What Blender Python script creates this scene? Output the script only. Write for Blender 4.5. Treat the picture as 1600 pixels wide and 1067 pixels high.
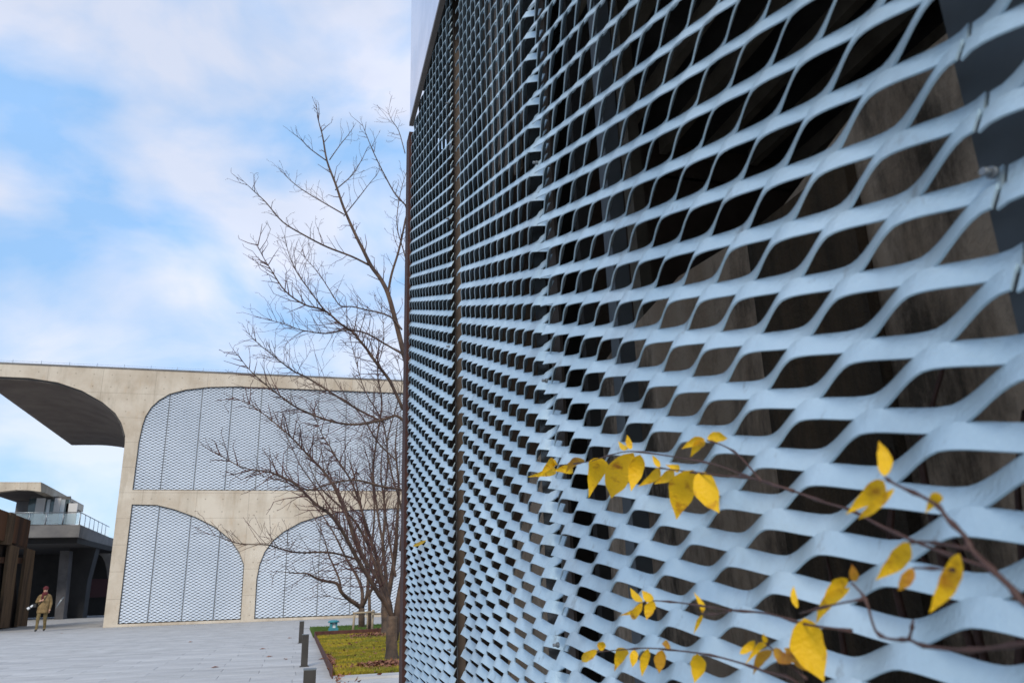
import bpy, bmesh, math, random
from mathutils import Vector, Matrix, noise
from mathutils.geometry import tessellate_polygon
rad = math.radians
sc = bpy.context.scene
for o in list(bpy.data.objects): bpy.data.objects.remove(o)
C = sc.collection
rnd = random.Random(7)

# ------------------------------------------------------------------ camera
EYE = 1.25
YAW, PITCH, ROLL, FPX = 0.27128, 0.30681, -0.02994, 1205.2
def basis():
    cy, sy, cp, sp = math.cos(YAW), math.sin(YAW), math.cos(PITCH), math.sin(PITCH)
    F = Vector((sy*cp, cy*cp, sp)); R = Vector((cy, -sy, 0)); U = R.cross(F)
    c, s = math.cos(ROLL), math.sin(ROLL)
    return c*R + s*U, -s*R + c*U, F
CR, CU, CF = basis()
cam_d = bpy.data.cameras.new('camera'); cam = bpy.data.objects.new('camera', cam_d); C.objects.link(cam)
cam.matrix_world = Matrix(((CR.x, CU.x, -CF.x, 0), (CR.y, CU.y, -CF.y, 0), (CR.z, CU.z, -CF.z, EYE), (0, 0, 0, 1)))
cam_d.sensor_width = 36; cam_d.lens = FPX*36/1600
cam_d.clip_start = .05; cam_d.clip_end = 3000
cam_d.dof.use_dof = True; cam_d.dof.focus_distance = 4.2; cam_d.dof.aperture_fstop = 7.0
sc.camera = cam

# ------------------------------------------------------------------ light
SUN_EL, SUN_AZ = rad(34), rad(-158)     # azimuth from +Y towards +X: behind and to the left
w = bpy.data.worlds.new('World'); sc.world = w; w.use_nodes = True
nt = w.node_tree; nt.nodes.clear(); N = nt.nodes.new; L = nt.links.new
sky = N('ShaderNodeTexSky'); sky.sky_type = 'NISHITA'; sky.sun_disc = False
sky.sun_elevation = SUN_EL; sky.sun_rotation = SUN_AZ; sky.air_density = 1.0; sky.dust_density = .6; sky.ozone_density = 1.5
tc = N('ShaderNodeTexCoord'); mp = N('ShaderNodeMapping'); mp.inputs['Scale'].default_value = (1.0, 1.0, 1.9)
mp.inputs['Rotation'].default_value = (0.1, .25, .6); mp.inputs['Location'].default_value = (.75, .4, 1.12)
n1 = N('ShaderNodeTexNoise'); n1.inputs['Scale'].default_value = 2.3; n1.inputs['Detail'].default_value = 7; n1.inputs['Roughness'].default_value = .5; n1.inputs['Distortion'].default_value = .25
r1 = N('ShaderNodeValToRGB'); r1.color_ramp.interpolation = 'EASE'
r1.color_ramp.elements[0].position = .36; r1.color_ramp.elements[0].color = (0.75, 0.75, 0.75, 1)
r1.color_ramp.elements[1].position = .66; r1.color_ramp.elements[1].color = (.97, .97, .97, 1)
n2 = N('ShaderNodeTexNoise'); n2.inputs['Scale'].default_value = 4.2; n2.inputs['Detail'].default_value = 7; n2.inputs['Distortion'].default_value = .3
r2 = N('ShaderNodeValToRGB')
r2.color_ramp.elements[0].position = .38; r2.color_ramp.elements[0].color = (3.5, 6.1, 10.2, 1)
r2.color_ramp.elements[1].position = .60; r2.color_ramp.elements[1].color = (8.0, 8.5, 10.2, 1)
mx = N('ShaderNodeMixRGB'); bg = N('ShaderNodeBackground'); bg.inputs['Strength'].default_value = .1; wo = N('ShaderNodeOutputWorld')
tint = N('ShaderNodeMixRGB'); tint.blend_type = 'MULTIPLY'; tint.inputs[0].default_value = 1; tint.inputs[2].default_value = (1.55, 1.6, 1.35, 1)
L(tc.outputs['Generated'], mp.inputs[0]); L(mp.outputs[0], n1.inputs['Vector']); L(mp.outputs[0], n2.inputs['Vector'])
L(n1.outputs['Fac'], r1.inputs[0]); L(n2.outputs['Fac'], r2.inputs[0]); L(r1.outputs[0], mx.inputs[0])
L(sky.outputs[0], tint.inputs[1]); L(tint.outputs[0], mx.inputs[1]); L(r2.outputs[0], mx.inputs[2]); L(mx.outputs[0], bg.inputs[0]); L(bg.outputs[0], wo.inputs[0])
sd = bpy.data.lights.new('sun', 'SUN'); sd.energy = 2.0; sd.angle = rad(14); sd.color = (1, .93, .82)
sun = bpy.data.objects.new('sun', sd); C.objects.link(sun)
sv = Vector((math.sin(SUN_AZ)*math.cos(SUN_EL), math.cos(SUN_AZ)*math.cos(SUN_EL), math.sin(SUN_EL)))
sun.rotation_euler = sv.to_track_quat('Z', 'Y').to_euler()
vs = sc.view_settings; vs.view_transform = 'Standard'; vs.look = 'None'; vs.exposure = 0.10; vs.gamma = 1; vs.use_curve_mapping = False

# ------------------------------------------------------------------ pixel -> place helpers
FA = 0.0197
def ray(px, py): return CF + CR*((px-800)/FPX) - CU*((py-533.5)/FPX)
def G(px, py, z=0.0):
    d = ray(px, py); t = (z-EYE)/d.z; return Vector((d.x*t, d.y*t, z))
def PX(px, py, X):
    d = ray(px, py); t = X/d.x; return Vector((X, d.y*t, EYE+d.z*t))
def PY(px, py, Y, a=0.0):
    d = ray(px, py); n = Vector((-math.sin(a), math.cos(a), 0)); t = Y*math.cos(a)/d.dot(n)
    return Vector((d.x*t, d.y*t, EYE+d.z*t))

# ------------------------------------------------------------------ materials
MATS = {}
def mat(name, col, rough=.7, metal=0, var=.0, vscale=3, bump=0, bscale=30, col2=None, spec=.5, streak=False, objrand=0, trans=0, thresh=(.35, .65)):
    if name in MATS: return MATS[name]
    m = bpy.data.materials.new(name); m.use_nodes = True; t = m.node_tree; p = t.nodes['Principled BSDF']
    p.inputs['Roughness'].default_value = rough; p.inputs['Metallic'].default_value = metal
    p.inputs['Specular IOR Level'].default_value = spec
    p.inputs['Base Color'].default_value = (*col, 1)
    last = None
    tcn = t.nodes.new('ShaderNodeTexCoord'); src = tcn.outputs['Object']
    if col2 is not None:
        mpn = t.nodes.new('ShaderNodeMapping'); mpn.inputs['Scale'].default_value = (1, 1, .12) if streak else (1, 1, 1)
        t.links.new(src, mpn.inputs[0])
        nn = t.nodes.new('ShaderNodeTexNoise'); nn.inputs['Scale'].default_value = vscale; nn.inputs['Detail'].default_value = 8; nn.inputs['Roughness'].default_value = .6
        t.links.new(mpn.outputs[0], nn.inputs['Vector'])
        rr = t.nodes.new('ShaderNodeValToRGB'); rr.color_ramp.elements[0].position = thresh[0]; rr.color_ramp.elements[1].position = thresh[1]
        rr.color_ramp.elements[0].color = (*col, 1); rr.color_ramp.elements[1].color = (*col2, 1)
        t.links.new(nn.outputs['Fac'], rr.inputs[0]); last = rr.outputs[0]
    if objrand:
        oi = t.nodes.new('ShaderNodeObjectInfo'); hs = t.nodes.new('ShaderNodeHueSaturation')
        mr = t.nodes.new('ShaderNodeMapRange'); mr.inputs['To Min'].default_value = 1-objrand; mr.inputs['To Max'].default_value = 1+objrand
        t.links.new(oi.outputs['Random'], mr.inputs[0]); t.links.new(mr.outputs[0], hs.inputs['Value'])
        if last: t.links.new(last, hs.inputs['Color'])
        else: hs.inputs['Color'].default_value = (*col, 1)
        last = hs.outputs[0]
    if last: t.links.new(last, p.inputs['Base Color'])
    if bump:
        nb = t.nodes.new('ShaderNodeTexNoise'); nb.inputs['Scale'].default_value = bscale; nb.inputs['Detail'].default_value = 6
        t.links.new(src, nb.inputs['Vector'])
        b = t.nodes.new('ShaderNodeBump'); b.inputs['Strength'].default_value = bump; b.inputs['Distance'].default_value = .02
        t.links.new(nb.outputs['Fac'], b.inputs['Height']); t.links.new(b.outputs[0], p.inputs['Normal'])
    if trans: p.inputs['Transmission Weight'].default_value = trans
    MATS[name] = m; return m

mesh_paint = mat('mesh_paint', (.37, .49, .56), .40, .45, col2=(.53, .65, .71), vscale=3.0, bump=.12, bscale=160)
def add_dirt(m, scale=9, amt=.55, lo=.60, hi=.78, dirt=(.10, .09, .08)):
    t = m.node_tree; p = t.nodes['Principled BSDF']; s = p.inputs['Base Color'].links[0].from_socket
    tcn = t.nodes.new('ShaderNodeTexCoord'); mpn = t.nodes.new('ShaderNodeMapping'); mpn.inputs['Scale'].default_value = (1, 1, .35)
    nn = t.nodes.new('ShaderNodeTexNoise'); nn.inputs['Scale'].default_value = scale; nn.inputs['Detail'].default_value = 12; nn.inputs['Roughness'].default_value = .7
    rr = t.nodes.new('ShaderNodeMapRange'); rr.inputs['From Min'].default_value = lo; rr.inputs['From Max'].default_value = hi; rr.inputs['To Max'].default_value = amt
    mm = t.nodes.new('ShaderNodeMixRGB'); mm.inputs[2].default_value = (*dirt, 1)
    t.links.new(tcn.outputs['Object'], mpn.inputs[0]); t.links.new(mpn.outputs[0], nn.inputs['Vector']); t.links.new(nn.outputs['Fac'], rr.inputs[0])
    t.links.new(rr.outputs[0], mm.inputs[0]); t.links.new(s, mm.inputs[1]); t.links.new(mm.outputs[0], p.inputs['Base Color'])
add_dirt(mesh_paint, 5, .38, .50, .75, (.16, .17, .18))
add_dirt(mesh_paint, 2.5, .35, .5, .7, (.22, .24, .27))
add_dirt(mesh_paint, 22, .55, .60, .72, (.10, .08, .06))
mesh_far = mat('mesh_far_paint', (.44, .49, .55), .5, .1, col2=(.52, .57, .63), vscale=.5)
concrete = mat('concrete', (.47, .385, .285), .85, col2=(.62, .54, .43), vscale=.6, bump=.25, bscale=8)
add_dirt(concrete, 2.2, .4, .56, .74, (.40, .23, .09))
add_dirt(concrete, 1.2, .45, .52, .75, (.20, .16, .11))
concrete_grey = mat('concrete_grey', (.13, .125, .125), .9, col2=(.2, .19, .18), vscale=1.2, bump=.2, bscale=12)
soffit_m = mat('shaded_soffit_concrete', (.10, .075, .06), .9, col2=(.15, .12, .095), vscale=.8, bump=.3, bscale=6)  # darkened concrete: the shade of the undersides is put into the colour
wall_in = mat('stained_concrete', (.40, .29, .20), .9, col2=(.52, .41, .31), vscale=5, bump=.5, bscale=40, streak=True)
add_dirt(wall_in, 2.1,   .9, .48, .60, (.030, .022, .014))
dark = mat('unlit_interior_black', (.012, .011, .011), .9, col2=(.02, .018, .017), vscale=2)  # near-black base paints in the gloom of unlit rooms
joist_m = mat('dark_joist', (.02, .018, .017), .8, col2=(.05, .046, .043), vscale=3)
rust = mat('rust_steel', (.028, .008, .006), .85, col2=(.055, .018, .012), vscale=9, bump=.3, bscale=60)
rust_old = mat('old_rusted_concrete', (.020, .010, .007), .95, col2=(.12, .05, .02), vscale=1.6, bump=.6, bscale=5, streak=True)
old_post = mat('old_concrete_post', (.03, .018, .010), .95, col2=(.17, .105, .055), vscale=2.5, bump=.6, bscale=6, streak=True)
post_m = mat('grey_steel', (.10, .115, .125), .5, .3, col2=(.19, .21, .23), vscale=2)
black_pipe = mat('black_steel', (.015, .015, .016), .25, .3, col2=(.03, .028, .027), vscale=4)
khaki = mat('khaki_steel', (.10, .085, .062), .7, col2=(.17, .145, .11), vscale=6)
fascia_m = mat('pale_glossy_fascia', (.48, .50, .62), .10, .55, col2=(.66, .66, .76), vscale=2.5, bump=.12, bscale=4, thresh=(.42, .6))  # lavender mottling paints in streaky cloud reflections
frame_b = mat('brown_frame', (.09, .065, .05), .5, .2, col2=(.12, .09, .07), vscale=4)
stone = mat('paving_stone', (.40, .385, .365), .75, col2=(.52, .50, .475), vscale=1.6, bump=.15, bscale=40, objrand=.10)
add_dirt(stone, 3, .35, .5, .75, (.2, .19, .18))
def add_streaks(m, sc_, amt, lo, hi, col):
    add_dirt(m, 1.0, amt, lo, hi, col)
    t = m.node_tree; mm = t.nodes['Principled BSDF'].inputs['Base Color'].links[0].from_node
    mpn = mm.inputs[0].links[0].from_node.inputs[0].links[0].from_node.inputs['Vector'].links[0].from_node
    g = t.nodes.new('ShaderNodeNewGeometry'); t.links.new(g.outputs['Position'], mpn.inputs[0]); mpn.inputs['Scale'].default_value = sc_
add_streaks(stone, (.12, 1.6, 1), .5, .48, .70, (.24, .23, .24))
add_streaks(concrete, (1.3, 1.3, .13), .40, .50, .72, (.25, .19, .12))
add_streaks(stone, (.5, 5, 1), .35, .50, .70, (.62, .60, .58))
stone_base = mat('paving_joint', (.22, .225, .24), .9, col2=(.30, .30, .32), vscale=2)
bollard_m = mat('bollard_metal', (.04, .035, .03), .5, .3, col2=(.06, .053, .046), vscale=5)
grass_m = mat('grass_blade', (.19, .19, .015), .8, col2=(.44, .32, .02), vscale=1.1, thresh=(.4, .6))
grass_g = mat('grass_green', (.05, .11, .015), .8, col2=(.10, .16, .02), vscale=2)
soil = mat('lawn_soil', (.06, .065, .02), .95, col2=(.13, .12, .03), vscale=4)
dead = mat('dead_leaf', (.10, .028, .016), .8, col2=(.34, .15, .08), vscale=7)
bark = mat('bark', (.045, .032, .024), .9, col2=(.15, .095, .06), vscale=5, bump=.8, bscale=25)
bark2 = mat('limb_bark', (.04, .024, .018), .85, col2=(.12, .072, .045), vscale=4)
twig_m = mat('twig_bark', (.06, .025, .021), .85, col2=(.11, .045, .037), vscale=8)
stake_m = mat('stake_wood', (.30, .23, .15), .85, col2=(.38, .30, .2), vscale=10)
teal = mat('teal_paint', (.03, .19, .22), .5, col2=(.05, .25, .28), vscale=12)
white = mat('white_paint', (.7, .7, .7), .5)
glass = mat('glass', (.62, .72, .76), .05, trans=.85)
winglass = mat('window_glass', (.08, .11, .12), .08, .1)
steel = mat('rail_steel', (.35, .38, .40), .35, .8)
coat = mat('khaki_coat', (.13, .08, .03), .85, col2=(.26, .17, .07), vscale=9)
trous = mat('khaki_trousers', (.10, .07, .025), .85, col2=(.22, .155, .06), vscale=7)
skin = mat('skin', (.50, .27, .18), .6)
shoe = mat('black_leather', (.015, .014, .013), .5)
redk = mat('dark_red_knit', (.09, .010, .012), .9)
leafm = mat('yellow_leaf', (1.0, .58, .006), .5, col2=(.50, .17, .005), vscale=45, thresh=(.54, .70), bump=.3, bscale=200)
leafo = mat('orange_leaf', (.60, .30, .01), .55, col2=(.38, .12, .01), vscale=35, thresh=(.45, .66), bump=.3, bscale=200)
for lm in (leafm, leafo):
    t = lm.node_tree; p = t.nodes['Principled BSDF']; tr = t.nodes.new('ShaderNodeBsdfTranslucent'); ms = t.nodes.new('ShaderNodeMixShader'); ms.inputs[0].default_value = .35
    t.links.new(p.inputs['Base Color'].links[0].from_socket, tr.inputs[0]); t.links.new(p.outputs[0], ms.inputs[1]); t.links.new(tr.outputs[0], ms.inputs[2])
    t.links.new(ms.outputs[0], t.nodes['Material Output'].inputs[0])
stemm = mat('stem_bark', (.045, .018, .013), .6, col2=(.08, .035, .025), vscale=40)

def add_formwork(m, sx=2.4, sz=1.2, depth=.35):
    """board-marked joints and tie holes, as colour only, with recess shade painted in the holes"""
    t = m.node_tree; p = t.nodes['Principled BSDF']; s = p.inputs['Base Color'].links[0].from_socket
    tcn = t.nodes.new('ShaderNodeTexCoord'); sp = t.nodes.new('ShaderNodeSeparateXYZ'); t.links.new(tcn.outputs['Object'], sp.inputs[0])
    def M(op, a, b=None, c=None):
        n = t.nodes.new('ShaderNodeMath'); n.operation = op
        for i, v in enumerate((a, b, c)):
            if v is None: continue
            if isinstance(v, (int, float)): n.inputs[i].default_value = v
            else: t.links.new(v, n.inputs[i])
        return n.outputs[0]
    def edge(x, per, wd):
        f = M('FRACT', M('DIVIDE', x, per)); a = M('ABSOLUTE', M('SUBTRACT', f, .5)); return M('GREATER_THAN', a, .5-wd/per)
    ju = edge(sp.outputs[0], sx, .012); jz = edge(sp.outputs[2], sz, .012)
    j = M('MAXIMUM', ju, jz)
    def cen(x, per): return M('MULTIPLY', M('SUBTRACT', M('FRACT', M('DIVIDE', x, per)), .5), per)
    hx = cen(sp.outputs[0], sx/3); hz = cen(sp.outputs[2], sz/2)
    hole = M('LESS_THAN', M('SQRT', M('ADD', M('MULTIPLY', hx, hx), M('MULTIPLY', hz, hz))), .035)
    mk = M('MAXIMUM', M('MULTIPLY', j, depth), M('MULTIPLY', hole, .4))
    mm = t.nodes.new('ShaderNodeMixRGB'); mm.inputs[2].default_value = (.13, .095, .065, 1)
    t.links.new(mk, mm.inputs[0]); t.links.new(s, mm.inputs[1]); t.links.new(mm.outputs[0], p.inputs['Base Color'])
add_formwork(concrete)

# ------------------------------------------------------------------ object helpers
def tag(o, label, cat, group=None, kind=None):
    if label: o['label'] = label
    if cat: o['category'] = cat
    if group: o['group'] = group
    if kind: o['kind'] = kind
    return o
def thing(name, label, cat, loc=(0, 0, 0), group=None):
    o = bpy.data.objects.new(name, None); C.objects.link(o); o.location = loc; o.empty_display_size = .2
    return tag(o, label, cat, group)
class MB:
    def __init__(s): s.v = []; s.f = []; s.mi = []; s.smooth = []
    def vert(s, p): s.v.append(tuple(p)); return len(s.v)-1
    def face(s, ids, mi=0, sm=False): s.f.append(tuple(ids)); s.mi.append(mi); s.smooth.append(sm)
    def box(s, lo, hi, mi=0, M=None):
        c = [Vector((x, y, z)) for z in (lo[2], hi[2]) for y in (lo[1], hi[1]) for x in (lo[0], hi[0])]
        if M: c = [M @ p for p in c]
        b = len(s.v); s.v += [tuple(p) for p in c]
        for q in ((0, 2, 3, 1), (4, 5, 7, 6), (0, 1, 5, 4), (2, 6, 7, 3), (0, 4, 6, 2), (1, 3, 7, 5)): s.face([b+i for i in q], mi)
    def quadbox(s, a, b, c, d, off):
        """solid between quad abcd and the same quad shifted by off"""
        base = len(s.v); off = Vector(off)
        s.v += [tuple(Vector(p)) for p in (a, b, c, d)]+[tuple(Vector(p)+off) for p in (a, b, c, d)]
        for q in ((0, 1, 2, 3), (7, 6, 5, 4), (0, 4, 5, 1), (1, 5, 6, 2), (2, 6, 7, 3), (3, 7, 4, 0)): s.face([base+i for i in q])
    def tube(s, pts, r0, r1=None, n=6, mi=0, cap=True):
        pts = [Vector(p) for p in pts]; m = len(pts)
        if m < 2: return
        rs = r0 if isinstance(r0, (list, tuple)) else [r0+(r1-r0)*i/(m-1) if r1 is not None else r0 for i in range(m)]
        t0 = (pts[1]-pts[0]).normalized(); a = Vector((0, 0, 1)) if abs(t0.z) < .9 else Vector((1, 0, 0)); u = t0.cross(a).normalized()
        rings = []
        for i, p in enumerate(pts):
            t = (pts[min(i+1, m-1)]-pts[max(i-1, 0)])
            t = t.normalized() if t.length > 1e-9 else t0
            u = (u-t*u.dot(t)); u = u.normalized() if u.length > 1e-6 else t.orthogonal().normalized(); v = t.cross(u)
            ring = []
            for k in range(n):
                an = 2*math.pi*k/n; ring.append(s.vert(p+(u*math.cos(an)+v*math.sin(an))*rs[i]))
            rings.append(ring)
        for i in range(m-1):
            for k in range(n): s.face([rings[i][k], rings[i][(k+1) % n], rings[i+1][(k+1) % n], rings[i+1][k]], mi, True)
        if cap:
            s.face(rings[0][::-1], mi); s.face(rings[-1], mi)
    def prism(s, loops, off, mi=0):
        """planar outline(s) (first outer, rest holes) extruded by off"""
        off = Vector(off); tris = tessellate_polygon([[Vector(p) for p in l] for l in loops])
        flat = [Vector(p) for l in loops for p in l]; b = len(s.v)
        s.v += [tuple(p) for p in flat]+[tuple(p+off) for p in flat]; n = len(flat)
        for t in tris: s.face([b+i for i in t], mi); s.face([b+n+i for i in reversed(t)], mi)
        k = 0
        for l in loops:
            m = len(l)
            for i in range(m): s.face([b+k+i, b+k+(i+1) % m, b+n+k+(i+1) % m, b+n+k+i], mi)
            k += m
    def build(s, name, mats, parent=None, fixn=False):
        if not isinstance(mats, (list, tuple)): mats = [mats]
        me = bpy.data.meshes.new(name)
        org = Vector((0, 0, 0))
        me.from_pydata(s.v, [], s.f)
        for m in mats: me.materials.append(m)
        me.polygons.foreach_set('material_index', s.mi); me.polygons.foreach_set('use_smooth', s.smooth)
        if fixn:
            bm = bmesh.new(); bm.from_mesh(me); bmesh.ops.recalc_face_normals(bm, faces=bm.faces); bm.to_mesh(me); bm.free()
        me.update()
        o = bpy.data.objects.new(name, me); C.objects.link(o)
        if parent: o.parent = parent; o.matrix_parent_inverse = Matrix.Translation(parent.location).inverted() if parent.type == 'EMPTY' else Matrix.Identity(4)
        return o
def catmull(pts, n=4):
    pts = [Vector(p) for p in pts]
    if len(pts) < 3: return pts
    q = [pts[0]*2-pts[1]]+pts+[pts[-1]*2-pts[-2]]; out = []
    for i in range(1, len(q)-2):
        for k in range(n):
            t = k/n; a, b, c, d = q[i-1], q[i], q[i+1], q[i+2]
            out.append(.5*((2*b)+(c-a)*t+(2*a-5*b+4*c-d)*t*t+(3*b-a-3*c+d)*t*t*t))
    return out+[pts[-1]]

# ------------------------------------------------------------------ expanded metal
PHI = 0; OUTF, COVER = .31, .67; TWIST = .22
def expanded(mb, u0, u1, k0, k1, h, r, phi, place, samples=8, thick=.003, shear=0, unode=0, simple=False, flat=.03, jit=0, cover=None):
    """stepped strands. contact line j lies at v=-j*r/2, its nodes at u=unode+i*h with i+j even."""
    Hh = r/2; wo, wu = Hh*OUTF, Hh*(cover or COVER)             # strand width: outward and downward share
    W = math.hypot(wo, wu); d = (wo/W, -wu/W); nt_ = (wu/W, wo/W)
    a = 1.0; m = (wo*.68, Hh*.255)                     # swing of the strand to each side (out, up)
    n = max(2, int(round((u1-u0)/h*samples)))
    def prof(x):              # triangle wave with flats, period 2, peak +1 at x=0
        x = abs((x+1) % 2-1); x = min(1, max(0, (x-flat)/(1-2*flat)))
        x = x*.42+(x*x*(3-2*x))*.58
        return 1-2*x
    for j in range(k0, k1):
        # strand between contact line j (above) and j+1 (below); touches j at high peaks where i+j even
        sgn = []; us = [u0+(u1-u0)*i/n for i in range(n+1)]
        rows = [[] for _ in range(4)]
        jw = 1+jit*math.sin(j*1.7)
        for u in us:
            x = (u-unode)/h-(j % 2)
            s = prof(x)*a; vc = -j*Hh-Hh/2+shear*(u-unode)
            w2 = W/2*jw; tw = 1+TWIST*s      # the strand leans out more at its high bends than at its low ones
            up = (s*m[0]-d[0]*w2*tw, vc+s*m[1]-d[1]*w2); lo = (s*m[0]+d[0]*w2*tw, vc+s*m[1]+d[1]*w2)
            tt = (nt_[0]*thick, nt_[1]*thick)
            rows[0].append(place(u, up[1], up[0])); rows[1].append(place(u, lo[1], lo[0]))
            rows[2].append(place(u, lo[1]-tt[1], lo[0]-tt[0])); rows[3].append(place(u, up[1]-tt[1], up[0]-tt[0]))
        b = []
        pairs = ((0, 1), (2, 3), (1, 2)) if simple else ((0, 1), (1, 2), (2, 3), (3, 0))
        for p, q in pairs:
            ia = len(mb.v); mb.v += rows[p]; ib = len(mb.v); mb.v += rows[q]
            for i in range(n): mb.face((ia+i, ib+i, ib+i+1, ia+i+1), 0, True)
        if not simple:
            for e in (0, n):
                ia = len(mb.v); mb.v += [rows[q][e] for q in range(4)]; mb.face((ia, ia+1, ia+2, ia+3), 0)


hh = .1; D0 = .5944
ZF = 0.02
screen = thing('mesh_screen_wall', 'tall pale blue grey expanded metal screen wall filling the right of the view', 'screen wall', (D0+.2, 2.5, 0))
def panel(name, X, Yn, zn, b, h, r, shear, i0, i1, top=3.05+EYE, flange=None, label=None, samples=8, bow=0):
    mb = MB()
    zc = zn+EYE                       # contact line 0 height at the node
    k0 = -int((top-zc)/(r/2)); k1 = int((zc-.06)/(r/2))
    cb, sb = math.cos(b), math.sin(b)
    def place(u, v, o):
        du = u
        ins = 0
        if flange is not None and u < flange*h:
            ex = flange*h-u; du = flange*h-ex*.7; ins = ex*.6
        if flange is not None and u > i1*h-.04: pass
        bo = bow*math.sin(v*1.7+u*2)
        X_ = X+du*sb-o*cb+ins+bo; Y_ = Yn+du*cb+o*sb
        return (X_, Y_, zc+v)
    expanded(mb, i0*h, i1*h, k0, k1, h, r, PHI, place, samples=samples, thick=.0028, shear=shear, unode=0)
    o = mb.build(name, mesh_paint, screen)
    if label: o['label'] = label
    return o
R0 = .0772
panel('mesh_panel', D0-.006, .5885, .59447, -.0019, hh, R0, -.0352, -1.10, 11.9, label='near mesh panel with large openings', samples=9, bow=.0015)
panel('mesh_panel', .5880, 1.858, .04122, .0328, hh, R0, -.0259, -.62, 12.15, flange=-.1, label='middle mesh panel', samples=6, bow=.002)
panel('mesh_panel', .6244, 3.507, -.1744, .0, .1085, .0809, -.0123, -2.5, 11.45, label='farthest mesh panel', samples=5)
panel('mesh_panel', .588, .462, .402, .0, hh, R0, -.03, -26, .12, label='mesh panel cut off by the right edge of the view', samples=8)

# steel behind and around the screen
def part_box(name, m, lo, hi, parent=screen, label=None):
    mb = MB(); mb.box(lo, hi); o = mb.build(name, m, parent)
    if label: o['label'] = label
    return o
part_box('end_post', rust, (.603, 4.66, 0), (.80, 4.80, 4.27), label='rust red end post')
part_box('steel_post', post_m, (.650, .20, 0), (.83, .545, 4.3), label='wide grey steel post at the near seam')
part_box('steel_post', black_pipe, (.66, 1.99, 0), (.78, 2.10, 4.3), label='black steel post')
part_box('steel_post', frame_b, (.658, 3.33, 0), (.69, 3.355, 4.3), label='khaki post at the far seam')
part_box('steel_post', post_m, (.72, 1.63, 0), (.76, 1.68, 4.3), label='slim grey upright')
part_box('steel_post', joist_m, (.70, 1.80, 0), (.73, 1.83, 4.3), label='slim dark upright')
part_box('seam_bracket', frame_b, (.640, 1.83, 0), (.648, 1.905, 4.3), label='brown bracket strip behind the middle seam')
# bolts holding panels at the seams
def bolt(x, y, z):
    mb = MB(); mb.tube([(x, y, z), (x-.012, y, z)], .004, .004, 6); mb.tube([(x+.002, y, z), (x-.003, y, z)], .006, .006, 8); return mb.build('bolt', post_m, screen)
q = PX(1565, 272, .60); bolt(q.x-.01, q.y, q.z)
for i in range(6): bolt(.585, 1.79, .5+i*.62)
for i in range(6): bolt(.60, 3.19, .4+i*.62)

# the place behind the screen: stained wall with a raked top, ceiling joists, back and end walls
annex = thing('screened_building', 'dark building behind the mesh screen with stained concrete wall and joisted ceiling', 'building', (2.5, 0, 0))
mb = MB(); prof = [(-4, .95), (.9, .94), (1.15, .95), (1.5, .85), (2.0, .90), (2.55, .83), (3.1, .70), (3.45, .61), (3.75, .54), (3.9, .30), (4.08, .05), (4.2, -.24), (4.36, -1.25), (-4, -1.25)]
mb.prism([[(1.1, y, z+EYE) for y, z in prof]], (.18, 0, 0)); mb.build('stained_wall', wall_in, annex, True)
part_box('wall_stain_strip', mat('dark_wall_stain', (.035, .026, .016), .9, col2=(.14, .09, .05), vscale=7, streak=True, bump=.6, bscale=50, thresh=(.45, .75)), (1.07, 1.20, 0), (1.097, 1.58, EYE+.84), annex)  # thin strip added in place of the dark stained zone of the wall
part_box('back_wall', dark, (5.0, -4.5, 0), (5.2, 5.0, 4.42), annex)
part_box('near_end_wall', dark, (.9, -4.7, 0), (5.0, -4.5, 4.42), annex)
part_box('far_end_wall', frame_b, (.81, 4.66, 0), (5.0, 4.80, 4.16), annex)
part_box('far_end_upper_wall', frame_b, (.90, 4.66, 4.142), (5.0, 4.80, 4.429), annex)
part_box('ceiling', joist_m, (.70, -4.5, 4.43), (5.2, 4.95, 4.58), annex)  # unlit gloom is put into the near-black ceiling colour
for i in range(11):
    part_box('ceiling_joist', khaki, (.95+i*.38, -4.45, 4.30), (1.01+i*.38, 4.6, 4.427), annex)
part_box('inner_floor', concrete_grey, (.83, -4.5, 0.004), (5.0, 4.66, .03), annex)
for y in (4.1, 3.1):
    part_box('wall_stud', khaki if y > 2 else joist_m, (1.5, y, 0.035), (1.56, y+.10, 4.29), annex)
boardm = mat('brown_board', (.15, .11, .08), .8, col2=(.24, .19, .15), vscale=5, streak=True)
for i in range(10):
    part_box('hanging_board', boardm, (.80+.004*(i % 3), 2.05+i*.135, 3.0+.1*math.sin(i*2.1)), (.82+.004*(i % 3), 2.05+i*.135+.07, 4.29), annex)
# pale fascia above the screen with its brown edge trim
pA = PX(640.5, 187, .575); pB = PX(691, 0, .575)
zt = (pA.z+pB.z)/2
part_box('edge_trim', frame_b, (.572, -4.5, zt-.004), (.60, pA.y+.01, zt+.022), annex)
part_box('fascia', fascia_m, (.575, -4.5, zt+.0225), (.60, pA.y, 6.2), annex, 'pale glossy fascia panel mirroring the sky')
part_box('roof_slab', frame_b, (.602, -4.5, 4.585), (5.2, 4.62, 4.75), annex)

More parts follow.
